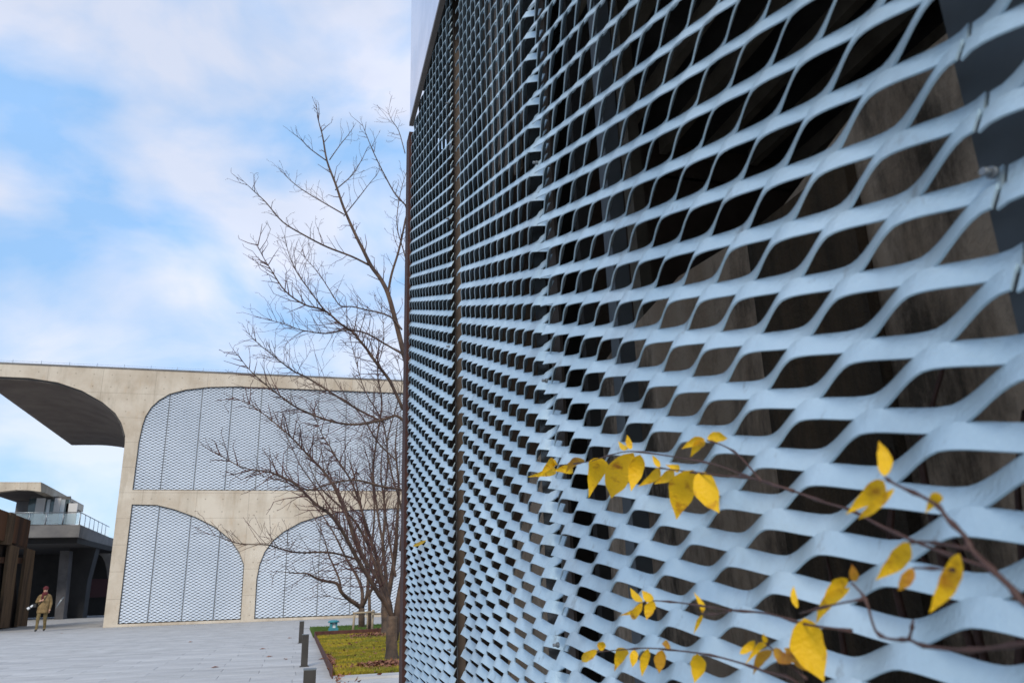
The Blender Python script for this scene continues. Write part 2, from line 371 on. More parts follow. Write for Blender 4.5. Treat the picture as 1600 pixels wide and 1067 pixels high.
# ------------------------------------------------------------------ ground
mb = MB(); mb.face([mb.vert((-1500, -1500, -.03)), mb.vert((1500, -1500, -.03)), mb.vert((1500, 1500, -.03)), mb.vert((-1500, 1500, -.03))])
tag(mb.build('ground', stone_base), None, None, kind='structure')
pav = bpy.data.objects.new('pavement', None)
mb = MB(); mb.box((-40, -8, -.028), (30, 62, -.012)); pav = mb.build('pavement', stone_base); pav['kind'] = 'structure'
SW, SD = 1.2, .6
cell = []
def in_lawn(x0, x1, y0, y1): return x1 > .60 and y1 > 12.9 and y0 < 30.6
slab_me = None
far = MB(); cnt = 0
def slab_mesh():
    mb = MB(); b = .005; w_, d_ = SW/2-.003, SD/2-.004
    for z, i in ((-.011, 0), (-b*.5, 0), (0, b)):
        for x, y in ((-w_+i, -d_+i), (w_-i, -d_+i), (w_-i, d_-i), (-w_+i, d_-i)): mb.vert((x, y, z))
    for k in (0, 4):
        for i in range(4): mb.face((k+i, k+(i+1) % 4, k+4+(i+1) % 4, k+4+i))
    mb.face((8, 9, 10, 11)); me = bpy.data.meshes.new('paving_slab'); me.from_pydata(mb.v, [], mb.f); me.materials.append(stone); return me
slab_me = slab_mesh()
for j in range(-14, 104):
    y = j*SD+.3
    off = (j % 2)*SW/2 + (rnd.random()-.5)*.1
    for i in range(-32, 12):
        x = i*SW+off+.06
        if in_lawn(x-SW/2, x+SW/2, y-SD/2, y+SD/2):
            if x-SW/2 < .6 and y < 30.6:
                if x+SW/2 > .6: pass
            else: continue
            if x-SW/2 >= .55: continue
        if y > 42.5 and x > -9.5: continue
        if x > -9 and x < .75 and 11.2 < y < 21 and cnt < 290:
            o = bpy.data.objects.new('paving_slab', slab_me); C.objects.link(o); o.parent = pav; o.location = (x, y, (rnd.random()-.5)*.003); cnt += 1
        else:
            z = (rnd.random()-.5)*.002; w_, d_ = SW/2-.003, SD/2-.004; b = len(far.v)
            far.v += [(x-w_, y-d_, z), (x+w_, y-d_, z), (x+w_, y+d_, z), (x-w_, y+d_, z), (x-w_, y-d_, -.01), (x+w_, y-d_, -.01)]
            far.face((b, b+1, b+2, b+3)); far.face((b+4, b+5, b+1, b))
o = far.build('far_paving_slabs', stone, pav); o['kind'] = 'stuff'

# lawns
def lawn_base(name, x0, y0, x1, y1, zt, label):
    mb = MB(); mb.box((x0, y0, -.01), (x1, y1, zt)); o = mb.build(name, soil); o['kind'] = 'structure'; return o
lawn_base('lawn', .625, 12.95, 9, 24.35, .03, '')
lawn_base('lawn', .59, 24.45, 9, 30.4, .02, '')
def blades(name, x0, y0, x1, y1, z, n, m, hgt, label, cat):
    mb = MB(); r = random.Random(3)
    for i in range(n):
        t = r.random()**1.5; y = y0+(y1-y0)*t; x = x0+(x1-x0)*r.random(); a = r.random()*math.pi; h_ = hgt*(.5+r.random()); w_ = .006+.0006*y
        dx, dy = math.cos(a)*w_, math.sin(a)*w_; lx, ly = (r.random()-.5)*h_*1.2, (r.random()-.5)*h_*1.2
        b = len(mb.v); mb.v += [(x-dx, y-dy, z), (x+dx, y+dy, z), (x+lx, y+ly, z+h_)]; mb.face((b, b+1, b+2))
    o = mb.build(name, m); tag(o, label, cat, kind='stuff')
blades('grass', .64, 13.0, 4.2, 24.3, .03, 90000, grass_m, .045, 'short yellow green grass inside the rusty edging under the nearest tree', 'grass')
blades('grass', .60, 24.5, 5.5, 30.3, .02, 30000, grass_g, .06, 'darker green grass strip behind the rusty edging by the teal box', 'grass')
# rusty edging
rust_e = mat('rust_edging', (.055, .018, .012), .85, col2=(.12, .04, .025), vscale=9, bump=.3, bscale=60)
ed = thing('lawn_edging', 'rust red steel edging round the near lawn, littered with dead leaves', 'edging', (.62, 13, 0))
for lo, hi in (((.612, 12.9, -.005), (.624, 24.44, .15)), ((.625, 24.36, -.005), (9, 24.44, .17)),):
    mb = MB(); mb.box(lo, hi); mb.build('edging_strip', rust_e, ed)
# stone kerb flush at the near side
mb = MB(); mb.box((.63, 12.55, -.011), (9, 12.94, .035)); tag(mb.build('stone_kerb', stone), 'pale stone kerb closing the near side of the lawn', 'kerb')

# dead leaf piles
def litter(name, cx, cy, sx, sy, n, z, label, size=.055):
    mb = MB(); r = random.Random(int(cx*100+cy*7))
    for i in range(n):
        x = cx+r.gauss(0, sx); y = cy+r.gauss(0, sy)
        x = max(x, .645)
        e = math.exp(-((x-cx)/sx)**2/2-((y-cy)/sy)**2/2)
        p = Vector((x, y, z+.01+r.random()*.09*e)); a = Vector((r.gauss(0, 1), r.gauss(0, 1), r.gauss(0, .35))).normalized(); c_ = a.cross(Vector((r.gauss(0, .5), r.gauss(0, .5), 1))).normalized()
        s_ = size*(.6+.7*r.random()); b = len(mb.v); nn = a.cross(c_)*s_*.25
        mb.v += [tuple(p-a*s_), tuple(p+c_*s_*.5+nn), tuple(p+a*s_), tuple(p-c_*s_*.5+nn)]; mb.face((b, b+1, b+2)); mb.face((b, b+2, b+3))
    tag(mb.build(name, dead), label, 'leaf litter', kind='stuff')
litter('leaf_litter', 1.55, 14.0, .45, .36, 1500, .03, 'heap of red brown dead leaves at the foot of the nearest trunk')
litter('leaf_litter', 2.1, 23.0, .55, .7, 800, .03, 'dead leaves spread in front of the staked sapling')
litter('leaf_litter', 2.6, 25.8, .6, .6, 800, .03, 'dead leaves around the stakes behind the edging')
litter('leaf_litter', .69, 15.3, .05, 1.3, 420, .035, 'dead leaves caught along the inside of the rusty edging', .04)
litter('leaf_litter', 1.6, 18, .8, 4, 300, .04, 'scattered single dead leaves over the yellow grass', .04)

# loose leaves on the paving
leafpos = [((96, 989), 'stray brown leaf on the paving nearest the walking person'), ((298, 1003), 'small stray leaf on the paving left of the bollards'), ((336, 1043), 'stray leaf low on the paving, nearest the bottom edge'),
           ((410, 1014), 'stray leaf with a dark tip in front of the wall pier'), ((421, 1026), 'stray leaf just below another on the paving'), ((446, 1030), 'stray leaf nearest the tallest-looking bollard'), ((503, 1030), 'stray leaf between bollards and edging'), ((453, 997), 'tiny stray leaf beside the farthest bollard')]
for (px, py), lb in leafpos:
    p = G(px, py); mb = MB(); s_ = .05+.0015*p.y; a = rnd.random()*3
    ca, sa = math.cos(a)*s_, math.sin(a)*s_
    pts = [(p.x-ca, p.y-sa, .006), (p.x+sa*.5, p.y-ca*.5, .02), (p.x+ca, p.y+sa, .012), (p.x-sa*.5, p.y+ca*.5, .03)]
    for q_ in pts: mb.vert(q_)
    mb.face((0, 1, 2)); mb.face((0, 2, 3)); tag(mb.build('fallen_leaf', dead), lb, 'leaf', 'stray leaves on the paving')

# bollards
for (bx, by, hh_, lb) in ((.229, 22.15, .543, 'farthest of the three dark grey square bollards'), (.234, 15.22, .54, 'middle one of the three dark grey square bollards'), (.185, 8.35, .545, 'nearest dark bollard, cut off by the bottom edge of the view')):
    t = thing('bollard', lb, 'bollard', (bx, by, 0), 'bollards beside the lawn')
    w_ = .058
    mb = MB(); mb.box((bx-w_, by-w_, .0), (bx+w_, by+w_, hh_-.012)); b_ = mb.build('post', bollard_m, t)
    mb = MB(); mb.box((bx-w_-.003, by-w_-.003, hh_-.0115), (bx+w_+.003, by+w_+.003, hh_)); mb.build('cap', post_m, t)
    mb = MB(); mb.box((bx-w_-.02, by-w_-.02, .001), (bx+w_+.02, by+w_+.02, .012)); mb.build('base_plate', bollard_m, t)

# teal fixture
p = G(520.5, 992); t = thing('teal_box', 'small teal box with a mushroom cap standing on the grass', 'fixture', p)
mb = MB(); mb.box((p.x-.14, p.y-.12, .02), (p.x+.14, p.y+.12, .21)); mb.build('box', teal, t)
mb = MB(); mb.box((p.x-.11, p.y-.08, .2105), (p.x-.04, p.y+.08, .36)); mb.build('support', teal, t)
mb = MB(); mb.box((p.x+.06, p.y-.08, .2105), (p.x+.11, p.y+.08, .36)); mb.build('support', teal, t)
mb = MB(); mb.box((p.x-.038, p.y-.04, .2105), (p.x+.058, p.y+.04, .36)); mb.build('lamp_face', white, t)
mb = MB(); mb.tube([(p.x, p.y, .361), (p.x, p.y, .40), (p.x, p.y, .43)], [.17, .165, .09], n=12); mb.build('cap', teal, t)

# ------------------------------------------------------------------ far concrete building
YF = 40.6
def FP(px, py): return PY(px, py, YF, FA)
museum = thing('museum_building', 'large concrete building with a cantilevered vault and arched mesh screens', 'building', (0, YF, 0))
nrm = Vector((math.sin(FA), -math.cos(FA), 0)); back = -nrm
ub = Vector((math.cos(FA), math.sin(FA), 0))
tipx = FP(-38, 588); XR = 16.0
def on_u(P, z=None): return (P-Vector((0, YF, 0))).dot(ub)
def UP(u, z): return Vector((0, YF, 0))+ub*u+Vector((0, 0, z))
tl = FP(0, 568); tr = FP(616, 596); u_r = XR
def ztop(u): return tl.z+(tr.z-tl.z)*(u-on_u(tl))/(on_u(tr)-on_u(tl))
ztp = (tl.z+tr.z)/2
intr = [FP(x, y) for x, y in ((-38, 587.5), (0, 588), (45, 590), (90, 597), (128, 610), (160, 628), (180, 645), (190, 661), (195.5, 680))]
up_ = on_u(FP(193, 700)); ubase = on_u(FP(161, 977)); upier = (up_+ubase)/2
zs = [p.z for p in intr]
out = [UP(on_u(p), p.z) for p in intr]
k = 0
outer = [UP(on_u(intr[0]), tl.z)]+out+[UP(upier, FP(196, 694).z), UP(ubase, 0), UP(XR, 0), UP(XR, tl.z)]
def shape(pts): return [UP(on_u(FP(x, y)), FP(x, y).z) for x, y in pts]
lx = on_u(FP(204, 800))
zb_up = FP(300, 765.7).z; zt_lo = FP(210, 787.5).z
upo = shape([(222, 665), (227, 650), (236, 636), (248, 625), (265, 615), (290, 608.5), (325, 604.5), (370, 603.5)])
ztu = upo[-1].z
u_ul = on_u(FP(214.5, 700))
up_hole = [UP(u_ul, zb_up), UP(u_ul+.02, FP(216, 690).z)]+upo+[UP(on_u(FP(500, 608)), ztu), UP(11.8, ztu), UP(13.2, ztu-.8), UP(13.8, ztu-2.2), UP(13.9, zb_up)]
lo_l = shape([(245, 788.5), (272, 795), (305, 807), (335, 822), (360, 842), (374, 862), (381.5, 882)])
u_ll = on_u(FP(196, 870)); u_lr = on_u(FP(379, 930))
lo_hole = [UP(u_ll, 0.12), UP(u_ll, zt_lo)]+lo_l+[UP(u_lr, 0.12)]
lo_r = shape([(400.5, 905), (405, 882), (413, 862), (426, 844), (443, 830), (470, 815), (505, 804), (550, 796)])
u_rl = on_u(FP(399.5, 930)); ztr = zt_lo
lo_hole2 = [UP(u_rl, 0.12)]+lo_r+[UP(9.0, zt_lo-.05), UP(13.6, zt_lo), UP(13.6, 0.12)]
TH = back*.55
mb = MB(); mb.prism([outer, up_hole, lo_hole, lo_hole2], TH); wall_o = mb.build('facade_wall', concrete, museum, True)
# thin dark rim strips round the openings
rim = mat('dark_rim', (.06, .055, .05), .7)
for hole in (up_hole, lo_hole, lo_hole2):
    mb = MB(); n = len(hole); cen = sum(hole, Vector())/n
    for i in range(n):
        a, b = hole[i], hole[(i+1) % n]; e = (b-a).normalized(); nin = back.cross(e).normalized()
        if nin.dot(cen-(a+b)/2) < 0: nin = -nin
        a2, b2 = a+nin*.002+back*.03, b+nin*.002+back*.03
        mb.quadbox(a2, b2, b2+nin*.03, a2+nin*.03, back*.3)
    mb.build('opening_rim', rim, museum, True)
# vault shell running back
depth = back*18.0
ceil_pts = out+[UP(upier, FP(196, 694).z)]
mb = MB(); soff = [p+back*.552 for p in ceil_pts]; n = len(soff)
sm = catmull([p+back*.552-Vector((0, 0, 0)) for p in ceil_pts], 4)
n = len(sm); ids = [mb.vert(p) for p in sm]; ids2 = [mb.vert(p+depth) for p in sm]
rt = tl.z-.25
for i in range(n-1): mb.face((ids[i], ids2[i], ids2[i+1], ids[i+1]), 0, True)
a = mb.vert(UP(on_u(intr[0]), rt)+back*.552); b = mb.vert(UP(on_u(intr[0]), rt)+back*.552+depth); mb.face((ids[0], a, b, ids2[0]))
c = mb.vert(UP(upier+1.2, rt)+back*.552+depth); d = mb.vert(UP(upier+1.2, rt)+back*.552); mb.face((a, d, c, b))
e = mb.vert(UP(upier+1.2, sm[-1].z)+back*.552+depth)
for i in range(n-1):   # back face as fan down from the roof
    pa, pb = sm[i]+depth, sm[i+1]+depth
    qa, qb = mb.vert(Vector((pa.x, pa.y, rt))), mb.vert(Vector((pb.x, pb.y, rt))); mb.face((ids2[i], qa, qb, ids2[i+1]))
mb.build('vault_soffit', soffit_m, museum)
# trim lip under the front edge of the vault
mb = MB()
smo = catmull(out, 4)
for i in range(len(smo)-1):
    a, b = smo[i]+back*.12, smo[i+1]+back*.12; dn = Vector((0, 0, -.10)); dn2 = ub*(-.0)
    nn = back.cross((b-a).normalized()); nn = -nn if nn.z > 0 else nn
    mb.quadbox(a+nn*.001, b+nn*.001, b+nn*.09, a+nn*.09, back*.05)
mb.build('vault_lip', rim, museum, True)
# body behind the facade: side wall, inner dark wall, roof, right end
mb = MB(); a = UP(upier+.02, 0)+back*.552; b = UP(upier+.02, sm[-1].z+.3)+back*.552
mb.quadbox(a, b, b+depth, a+depth, ub*.4); mb.build('side_wall', concrete, museum, True)
mb = MB(); a = UP(upier+.45, 0)+back*.8; mb.quadbox(a, UP(XR, 0)+back*.8, UP(XR, ztp-.5)+back*.8, UP(upier+.45, ztp-.5)+back*.8, back*.2)
inner = mat('inner_wall', (.60, .62, .66), .9, col2=(.68, .70, .73), vscale=.6); mb.build('inner_wall', inner, museum, True)
mb = MB(); a = UP(upier+.45, ztp-.48)+back*.552; mb.quadbox(a, UP(XR, ztp-.48)+back*.552, UP(XR, ztp-.48)+back*18, UP(upier+.45, ztp-.48)+back*18, (0, 0, .2)); mb.build('roof', concrete, museum, True)
mb = MB(); a = UP(XR-.3, 0)+back*.552; mb.quadbox(a, UP(XR-.3, ztp-.5)+back*.552, UP(XR-.3, ztp-.5)+back*18, UP(XR-.3, 0)+back*18, ub*.3); mb.build('side_wall', concrete, museum, True)
mb = MB(); a = UP(upier+.45, zb_up-.05)+back*.552; mb.quadbox(a, UP(XR-.3, zb_up-.05)+back*.552, UP(XR-.3, zb_up-.05)+back*.795, UP(upier+.45, zb_up-.05)+back*.795, (0, 0, -.3)); mb.build('floor_slab', concrete_grey, museum, True)
# roof coping + rail with little posts
mb = MB(); a = UP(on_u(intr[0]), tl.z+.002)+nrm*.03; mb.quadbox(a, UP(XR, tl.z+.002)+nrm*.03, UP(XR, tl.z+.002)+back*.58, UP(on_u(intr[0]), tl.z+.002)+back*.58, (0, 0, .07)); mb.build('roof_coping', concrete_grey, museum, True)
u = on_u(intr[0])+.15
while u < XR:
    mb = MB(); p = UP(u, tl.z+.073)+back*.15; mb.tube([p, p+Vector((0, 0, .2))], .012, .010, 5); mb.build('wire_post', steel, museum); u += 1.22
mb = MB(); mb.tube([UP(on_u(intr[0]), tl.z+.2)+back*.15, UP(XR, tl.z+.2)+back*.15], .005, .005, 4); mb.build('lightning_wire', steel, museum)
# mesh panels of the building
PF, RF = .256, .141
carrier_m = mat('carrier_steel', (.15, .16, .17), .6, col2=(.20, .21, .22), vscale=2)
def far_panel(u0, u1, z0, z1, seamgap=.05, dip=0):
    mb = MB(); hF = PF/2
    def place(u, v, o):
        p = UP(u, z1+v)+back*(.08-o+dip); return tuple(p)
    expanded(mb, u0+seamgap/2, u1-seamgap/2, 0, int((z1-z0)/(RF/2)), hF, RF, rad(36), place, samples=3, thick=.008, unode=0, simple=True, flat=.1, cover=.84)
    mb.build('mesh_panel', mesh_far, museum)
    # carrier posts behind each seam
    mb = MB(); a = UP(u1-.19, z0)+back*.11; mb.quadbox(a, a+ub*.38, UP(u1+.19, z1)+back*.11, UP(u1-.19, z1)+back*.11, back*.14); mb.build('carrier_post', carrier_m, museum, True)
def seams(pxs, y): return [on_u(FP(x, y)) for x in pxs]
us = [u_ul]+seams((258, 309, 357), 690); w_ = us[-1]-us[-2]
while us[-1] < 13.9: us.append(us[-1]+w_)
us[-1] = 13.9
for i in range(len(us)-1):
    top = ztu
    if i == 0: top = ztu-.5
    far_panel(us[i], us[i+1], zb_up, top, dip=(i % 2)*.012)
us = [u_ll]+seams((239.5, 291.5, 340), 880)+[u_lr]
for i in range(4):
    far_panel(us[i], us[i+1], .1, zt_lo-(0, 0, .5, 1.2)[i], dip=(i % 2)*.012)
us = [u_rl]+seams((446, 497.5, 548), 900); w_ = us[-1]-us[-2]
while us[-1] < 13.6: us.append(us[-1]+w_)
us[-1] = 13.6
for i in range(len(us)-1): far_panel(us[i], us[i+1], .1, zt_lo-(.9 if i == 0 else 0), dip=(i % 2)*.012)
# horizontal sub rails that show as faint lines
for (u0, u1, z) in ((u_ul, 13.9, FP(260, 683).z), (u_ll, u_lr, FP(300, 882).z), (u_ll, u_lr, FP(300, 935).z), (u_rl, 13.6, FP(480, 930).z), (u_ul, 13.9, FP(300, 735).z)):
    mb = MB(); mb.quadbox(UP(u0, z)+back*.285, UP(u1, z)+back*.285, UP(u1, z+.08)+back*.285, UP(u0, z+.08)+back*.285, back*.035); mb.build('sub_rail', post_m, museum, True)
# thresholds
mb = MB(); mb.quadbox(UP(u_ll, 0)+back*.03, UP(u_lr, 0)+back*.03, UP(u_lr, .1)+back*.03, UP(u_ll, .1)+back*.03, back*.4); mb.build('threshold', rim, museum, True)

# ------------------------------------------------------------------ balcony building at the far left
YB = 56.0
def BP(x, y, Y=YB): return PY(x, y, Y)
bal = thing('balcony_building', 'far building with glazed room and glass balcony over a dark undercroft', 'building', (-22, YB, 0))
def slab_from(px_front, yt, yb, x_left, depth_to, name, m, xr_back):
    pass
# roof: front face left of px 64, side face running back to px 131
rA = BP(64, 753); rB = BP(64, 766); 
d = ray(131, 789); t = rA.z-EYE; tt = t/d.z; rend = Vector((d.x*tt, d.y*tt, rA.z))
Yr = min(max(rend.y, YB+8), YB+40); xe = BP(131, 789, Yr).x
archp = [BP(x, y) for x, y in ((-60, 790), (-30, 776), (0, 768), (25, 765), (45, 765.5), (64, 768))]
mb = MB(); loop = [Vector((BP(-60, 753).x, YB, rA.z))]+archp+[Vector((rA.x, YB, rA.z))]
mb.prism([loop], (0, .5, 0)); mb.build('roof_fascia', concrete, bal, True)
zbr = rB.z
mb = MB(); a = Vector((rA.x, YB+.502, zbr)); b = Vector((xe, Yr, zbr)); mb.quadbox(a, b, Vector((b.x, b.y, rA.z)), Vector((a.x, a.y, rA.z)), (-.5, 0, 0)); mb.build('roof_side', concrete, bal, True)
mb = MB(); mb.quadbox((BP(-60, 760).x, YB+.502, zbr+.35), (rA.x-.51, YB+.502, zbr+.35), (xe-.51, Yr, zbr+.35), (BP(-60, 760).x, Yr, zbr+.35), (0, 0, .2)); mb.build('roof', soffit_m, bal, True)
# glazed room
zs_ = BP(80, 819).z; RY = YB+3.5
def RB(x0, y0, x1, y1, Y, name, m, th=.12):
    a = BP(x0, y0, Y); b = BP(x1, y1, Y); mb = MB(); mb.box((min(a.x, b.x), Y, min(a.z, b.z)), (max(a.x, b.x), Y+th, max(a.z, b.z))); return mb.build(name, m, bal)
RB(48, 775, 104, 822, RY+.3, 'room_wall', concrete_grey)
RB(46, 779, 57, 819, RY, 'glass_pane', winglass); RB(66, 780, 85, 803, RY, 'window', winglass); RB(66, 804.5, 85, 812, RY-.1, 'window_sill', white)
RB(90, 780, 103, 819, RY-.1, 'glass_door', winglass); RB(104, 786, 117, 819, RY-.1, 'white_wall_panel', white); RB(57.5, 778, 65.5, 819, RY-.1, 'white_wall_panel', white); RB(86, 778, 89.5, 819, RY-.15, 'mullion', white)
RB(60, 813, 90, 819, RY-.2, 'white_wall_panel', white); RB(74.5, 780, 76, 803, RY-.05, 'mullion', steel, .03); RB(95.5, 780, 97, 819, RY-.15, 'mullion', steel, .03)
part_box('room_back', concrete_grey, (BP(-60, 800).x, RY+6, zs_), (BP(46, 800).x, RY+6.2, zbr+.3), bal)
# balcony slab
sA = BP(125.5, 819.5); sB = BP(125.5, 838.5)
d = ray(171, 839); tt = (sA.z-EYE)/d.z; se = Vector((d.x*tt, d.y*tt, sA.z)); Ys = min(max(se.y, YB+6), YB+30); xs = BP(171, 839, Ys).x
x_l = BP(43, 830).x
mb = MB(); loop = [(x_l, YB), (sA.x, YB), (xs, Ys), (xs, Ys+2), (x_l-8, Ys+2), (x_l-8, YB+1)]
mb.prism([[(x, y, sB.z) for x, y in loop]], (0, 0, sA.z-sB.z)); mb.build('balcony_slab', concrete_grey, bal, True)
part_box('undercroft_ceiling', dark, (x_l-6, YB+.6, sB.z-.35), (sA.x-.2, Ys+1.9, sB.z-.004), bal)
# undercroft, its gloom painted on as a near-black wall
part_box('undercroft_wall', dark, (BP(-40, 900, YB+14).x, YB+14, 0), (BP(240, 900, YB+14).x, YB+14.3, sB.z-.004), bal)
def leanpoly(pts, Y, th, name, m):
    mb = MB(); mb.prism([[BP(x, y, Y) for x, y in pts]], (0, th, 0)); return mb.build(name, m, bal, True)
leanpoly([(94, 860), (109, 860), (103, 925), (97, 978), (84, 978), (88, 925)], YB+5, .9, 'slanted_pier', mat('shaded_pier', (.06, .058, .062), .9, col2=(.11, .105, .11), vscale=1))  # undercroft shade is painted into the colours of both piers
leanpoly([(109.5, 850), (152, 850), (137, 905), (127, 978), (103.5, 978), (108, 915)], YB+6.5, 1.2, 'slanted_pier', mat('deep_shaded_pier', (.018, .018, .02), .9, col2=(.03, .03, .033), vscale=1))
leanpoly([(152, 864), (159, 869), (164, 878), (167, 892), (168, 904), (172, 904), (174, 864)], YB+9, .5, 'arch_spandrel', concrete_grey)
leanpoly([(127, 904), (170, 904), (169, 932), (124, 934)], YB+12, .3, 'dark_red_beam', mat('dark_red', (.05, .018, .022), .8))
# stair handrail
a, b = BP(88, 949, YB+3), BP(99, 932, YB+3); mb = MB(); mb.tube([a, b], .05, .05, 6); mb.build('handrail', steel, bal)
# railing: posts, top rail, glass panes
rail = thing('balcony_railing', 'glass railing with thin steel posts along the edge of the far balcony', 'railing', (sA.x, YB+.2, sA.z))
hr = BP(125, 800).z-sA.z
line = [Vector((x_l-3, YB+.15, sA.z)), Vector((sA.x-.1, YB+.15, sA.z)), Vector((xs-.1, Ys, sA.z))]
for a, b, n in ((line[0], line[1], 6), (line[1], line[2], 7)):
    for i in range(n):
        p = a.lerp(b, i/n); q = a.lerp(b, (i+1)/n)
        mb = MB(); mb.tube([p, p+Vector((0, 0, hr))], .035, .035, 4); mb.build('rail_post', steel, rail)
        dd = (q-p).normalized(); mb = MB(); a_, b_ = p+dd*.06, q-dd*.06
        mb.quadbox(a_+Vector((0, 0, .05)), b_+Vector((0, 0, .05)), b_+Vector((0, 0, hr-.06)), a_+Vector((0, 0, hr-.06)), dd.cross(Vector((0, 0, 1)))*.015); mb.build('glass_pane', glass, rail)
    mb = MB(); mb.tube([a+Vector((0, 0, hr)), b+Vector((0, 0, hr))], .03, .03, 5); mb.build('top_rail', steel, rail)

# ------------------------------------------------------------------ old rusty structure at the left edge
old = thing('old_coal_bunker', 'old rust stained concrete bunker wall with upright posts at the left edge', 'bunker', (-17, 41, 0))
XO = G(0, 983).x
g0 = PX(-40, 984, XO); g1 = PX(41, 979, XO)
y0, y1 = 30.0, 46.0
def OW(px, py): return PX(px, py, XO)
def opoly(pts, name, m, off=-.7, dx=0):
    mb = MB(); mb.prism([[PX(x, y, XO)+Vector((dx, 0, 0)) for x, y in pts]], (off, 0, 0)); return mb.build(name, m, old, True)
opoly([(-60, 775), (0, 795), (48.5, 813), (42, 857), (30, 850), (-60, 830)], 'top_beam', rust_old)
opoly([(-60, 831), (30, 851), (33, 980), (-60, 985)], 'rear_wall', mat('bunker_gap_shade', (.012, .008, .006), .95, col2=(.035, .018, .010), vscale=1.2), -.3, -.17)  # near-black sheet paints in the shade between the posts
for pts in ([(11, 850), (26, 855), (10, 980), (-5, 981)], [(38, 856), (51, 860), (38, 978), (22, 979)], [(-16, 845), (-5, 848), (-20, 982), (-32, 983)]):
    opoly(pts, 'upright_post', old_post, -.13, .12)
opoly([(-60, 868), (44, 871), (43, 880), (-60, 878)], 'cross_beam', rust_old, -.12, -.04)
opoly([(13, 800), (21, 803), (14, 852), (6, 850)], 'upright_rib', old_post, -.3, .12)

# ------------------------------------------------------------------ walking person
def skinmesh(name, verts, edges, radii, sub=2, root=0):
    me = bpy.data.meshes.new(name); me.from_pydata([tuple(v) for v in verts], edges, []); o = bpy.data.objects.new(name, me); C.objects.link(o)
    md = o.modifiers.new('skin', 'SKIN'); 
    for i, r in enumerate(radii):
        sv_ = me.skin_vertices[0].data[i]; rr = r if isinstance(r, tuple) else (r, r); sv_.radius = rr; sv_.use_root = (i == root)
    md.use_smooth_shade = True; s2 = o.modifiers.new('sub', 'SUBSURF'); s2.levels = sub; s2.render_levels = sub
    dg = bpy.context.evaluated_depsgraph_get(); dg.update(); em = bpy.data.meshes.new_from_object(o.evaluated_get(dg)); C.objects.unlink(o); bpy.data.objects.remove(o)
    return em
pp = G(63, 981.5); pp = Vector((pp.x*38.5/pp.y, 38.5, 0))
H_ = 1.80
per = thing('person', 'person in khaki coat and dark red scarf walking with a camera at the hip', 'person', pp)
V = [(0, 0, .95), (0, 0, 1.12), (0, 0, 1.32), (0, 0, 1.47), (0, -.01, 1.56), (0, -.02, 1.66), (0, -.02, 1.76),      # pelvis..head 0-6
     (-.11, 0, .90), (-.12, -.10, .52), (-.12, -.12, .10), (-.12, -.24, .04),                                       # left of picture leg, forward 7-10
     (.11, 0, .90), (.11, .05, .50), (.10, .22, .12), (.10, .12, .04),                                                # 11-14
     (-.20, 0, 1.43), (-.30, .02, 1.18), (-.10, -.20, 1.24), (-.03, -.24, 1.27),                                      # arm bent to the chest 15-18
     (.20, 0, 1.43), (.27, .03, 1.15), (.27, -.06, .90), (.27, -.08, .82)]                                            # hanging arm 19-22
E_ = [(0, 1), (1, 2), (2, 3), (3, 4), (4, 5), (5, 6), (0, 7), (7, 8), (8, 9), (9, 10), (0, 11), (11, 12), (12, 13), (13, 14), (3, 15), (15, 16), (16, 17), (17, 18), (3, 19), (19, 20), (20, 21), (21, 22)]
RR = [(.17, .12), (.17, .12), (.19, .13), (.13, .10), .06, .095, .075, .10, .075, .055, .045, .10, .075, .055, .045, .075, .06, .045, .035, .075, .06, .045, .035]
def finger_set(base, dirv, side):
    vs_, es_, rs_ = [], [], []
    for k in range(5):
        o_ = side*((k-1.5)*.018) if k < 4 else side*(-.045); l_ = (.07, .08, .075, .06, .05)[k]
        b0 = base+o_*.6; b1 = base+dirv*l_*.6+o_; b2 = base+dirv*l_+o_+Vector((0, -.02, 0))
        n_ = len(vs_); vs_ += [b0, b1, b2]; es_ += [(n_, n_+1), (n_+1, n_+2)]; rs_ += [.012, .010, .008]
    return vs_, es_, rs_
em = skinmesh('body', V, E_, RR)
bm = bmesh.new(); bm.from_mesh(em)
for base, dv, sd_ in ((Vector((-.02, -.25, 1.27)), Vector((.8, -.1, .3)).normalized(), Vector((0, 0, 1))), (Vector((.27, -.08, .82)), Vector((0, -.1, -1)).normalized(), Vector((0, 1, 0)))):
    vs_, es_, rs_ = finger_set(base, dv, sd_)
    for k in range(5):
        e2 = skinmesh('finger', vs_[k*3:k*3+3], [(0, 1), (1, 2)], rs_[k*3:k*3+3], 1); bm.from_mesh(e2); bpy.data.meshes.remove(e2)
for v in bm.verts:   # nose and chin on the head
    if v.co.z > 1.6 and v.co.y < -.08 and abs(v.co.x) < .02 and v.co.z < 1.69: v.co.y -= .02
bm.to_mesh(em); bm.free()
for m in (coat, trous, skin, shoe): em.materials.append(m)
for p in em.polygons:
    c = p.center; hand = (abs(c.x) > .2 and c.z < .88 and c.z > .7) or (c.y < -.21 and 1.2 < c.z < 1.36)
    p.material_index = 2 if hand or c.z > 1.55 else 0 if c.z > .80 else 1 if c.z > .10 else 3
    p.use_smooth = True
def addperson(me, name, label=None):
    o = bpy.data.objects.new(name, me); C.objects.link(o); o.parent = per; o.scale = (H_/1.82,)*3
    if label: o['label'] = label
    return o
addperson(em, 'body')
def plump(name, rows, m, n=12, open_=True):
    mb = MB(); rings = []
    for (x, y, z, rx, ry) in rows: rings.append([mb.vert((x+rx*math.cos(2*math.pi*k/n), y+ry*math.sin(2*math.pi*k/n), z)) for k in range(n)])
    for a, b in zip(rings, rings[1:]):
        for k in range(n): mb.face((a[k], a[(k+1) % n], b[(k+1) % n], b[k]), 0, True)
    mb.face(rings[-1]); mb.face(rings[0][::-1])
    o = mb.build(name, m); o.parent = per; o.scale = (H_/1.82,)*3; return o
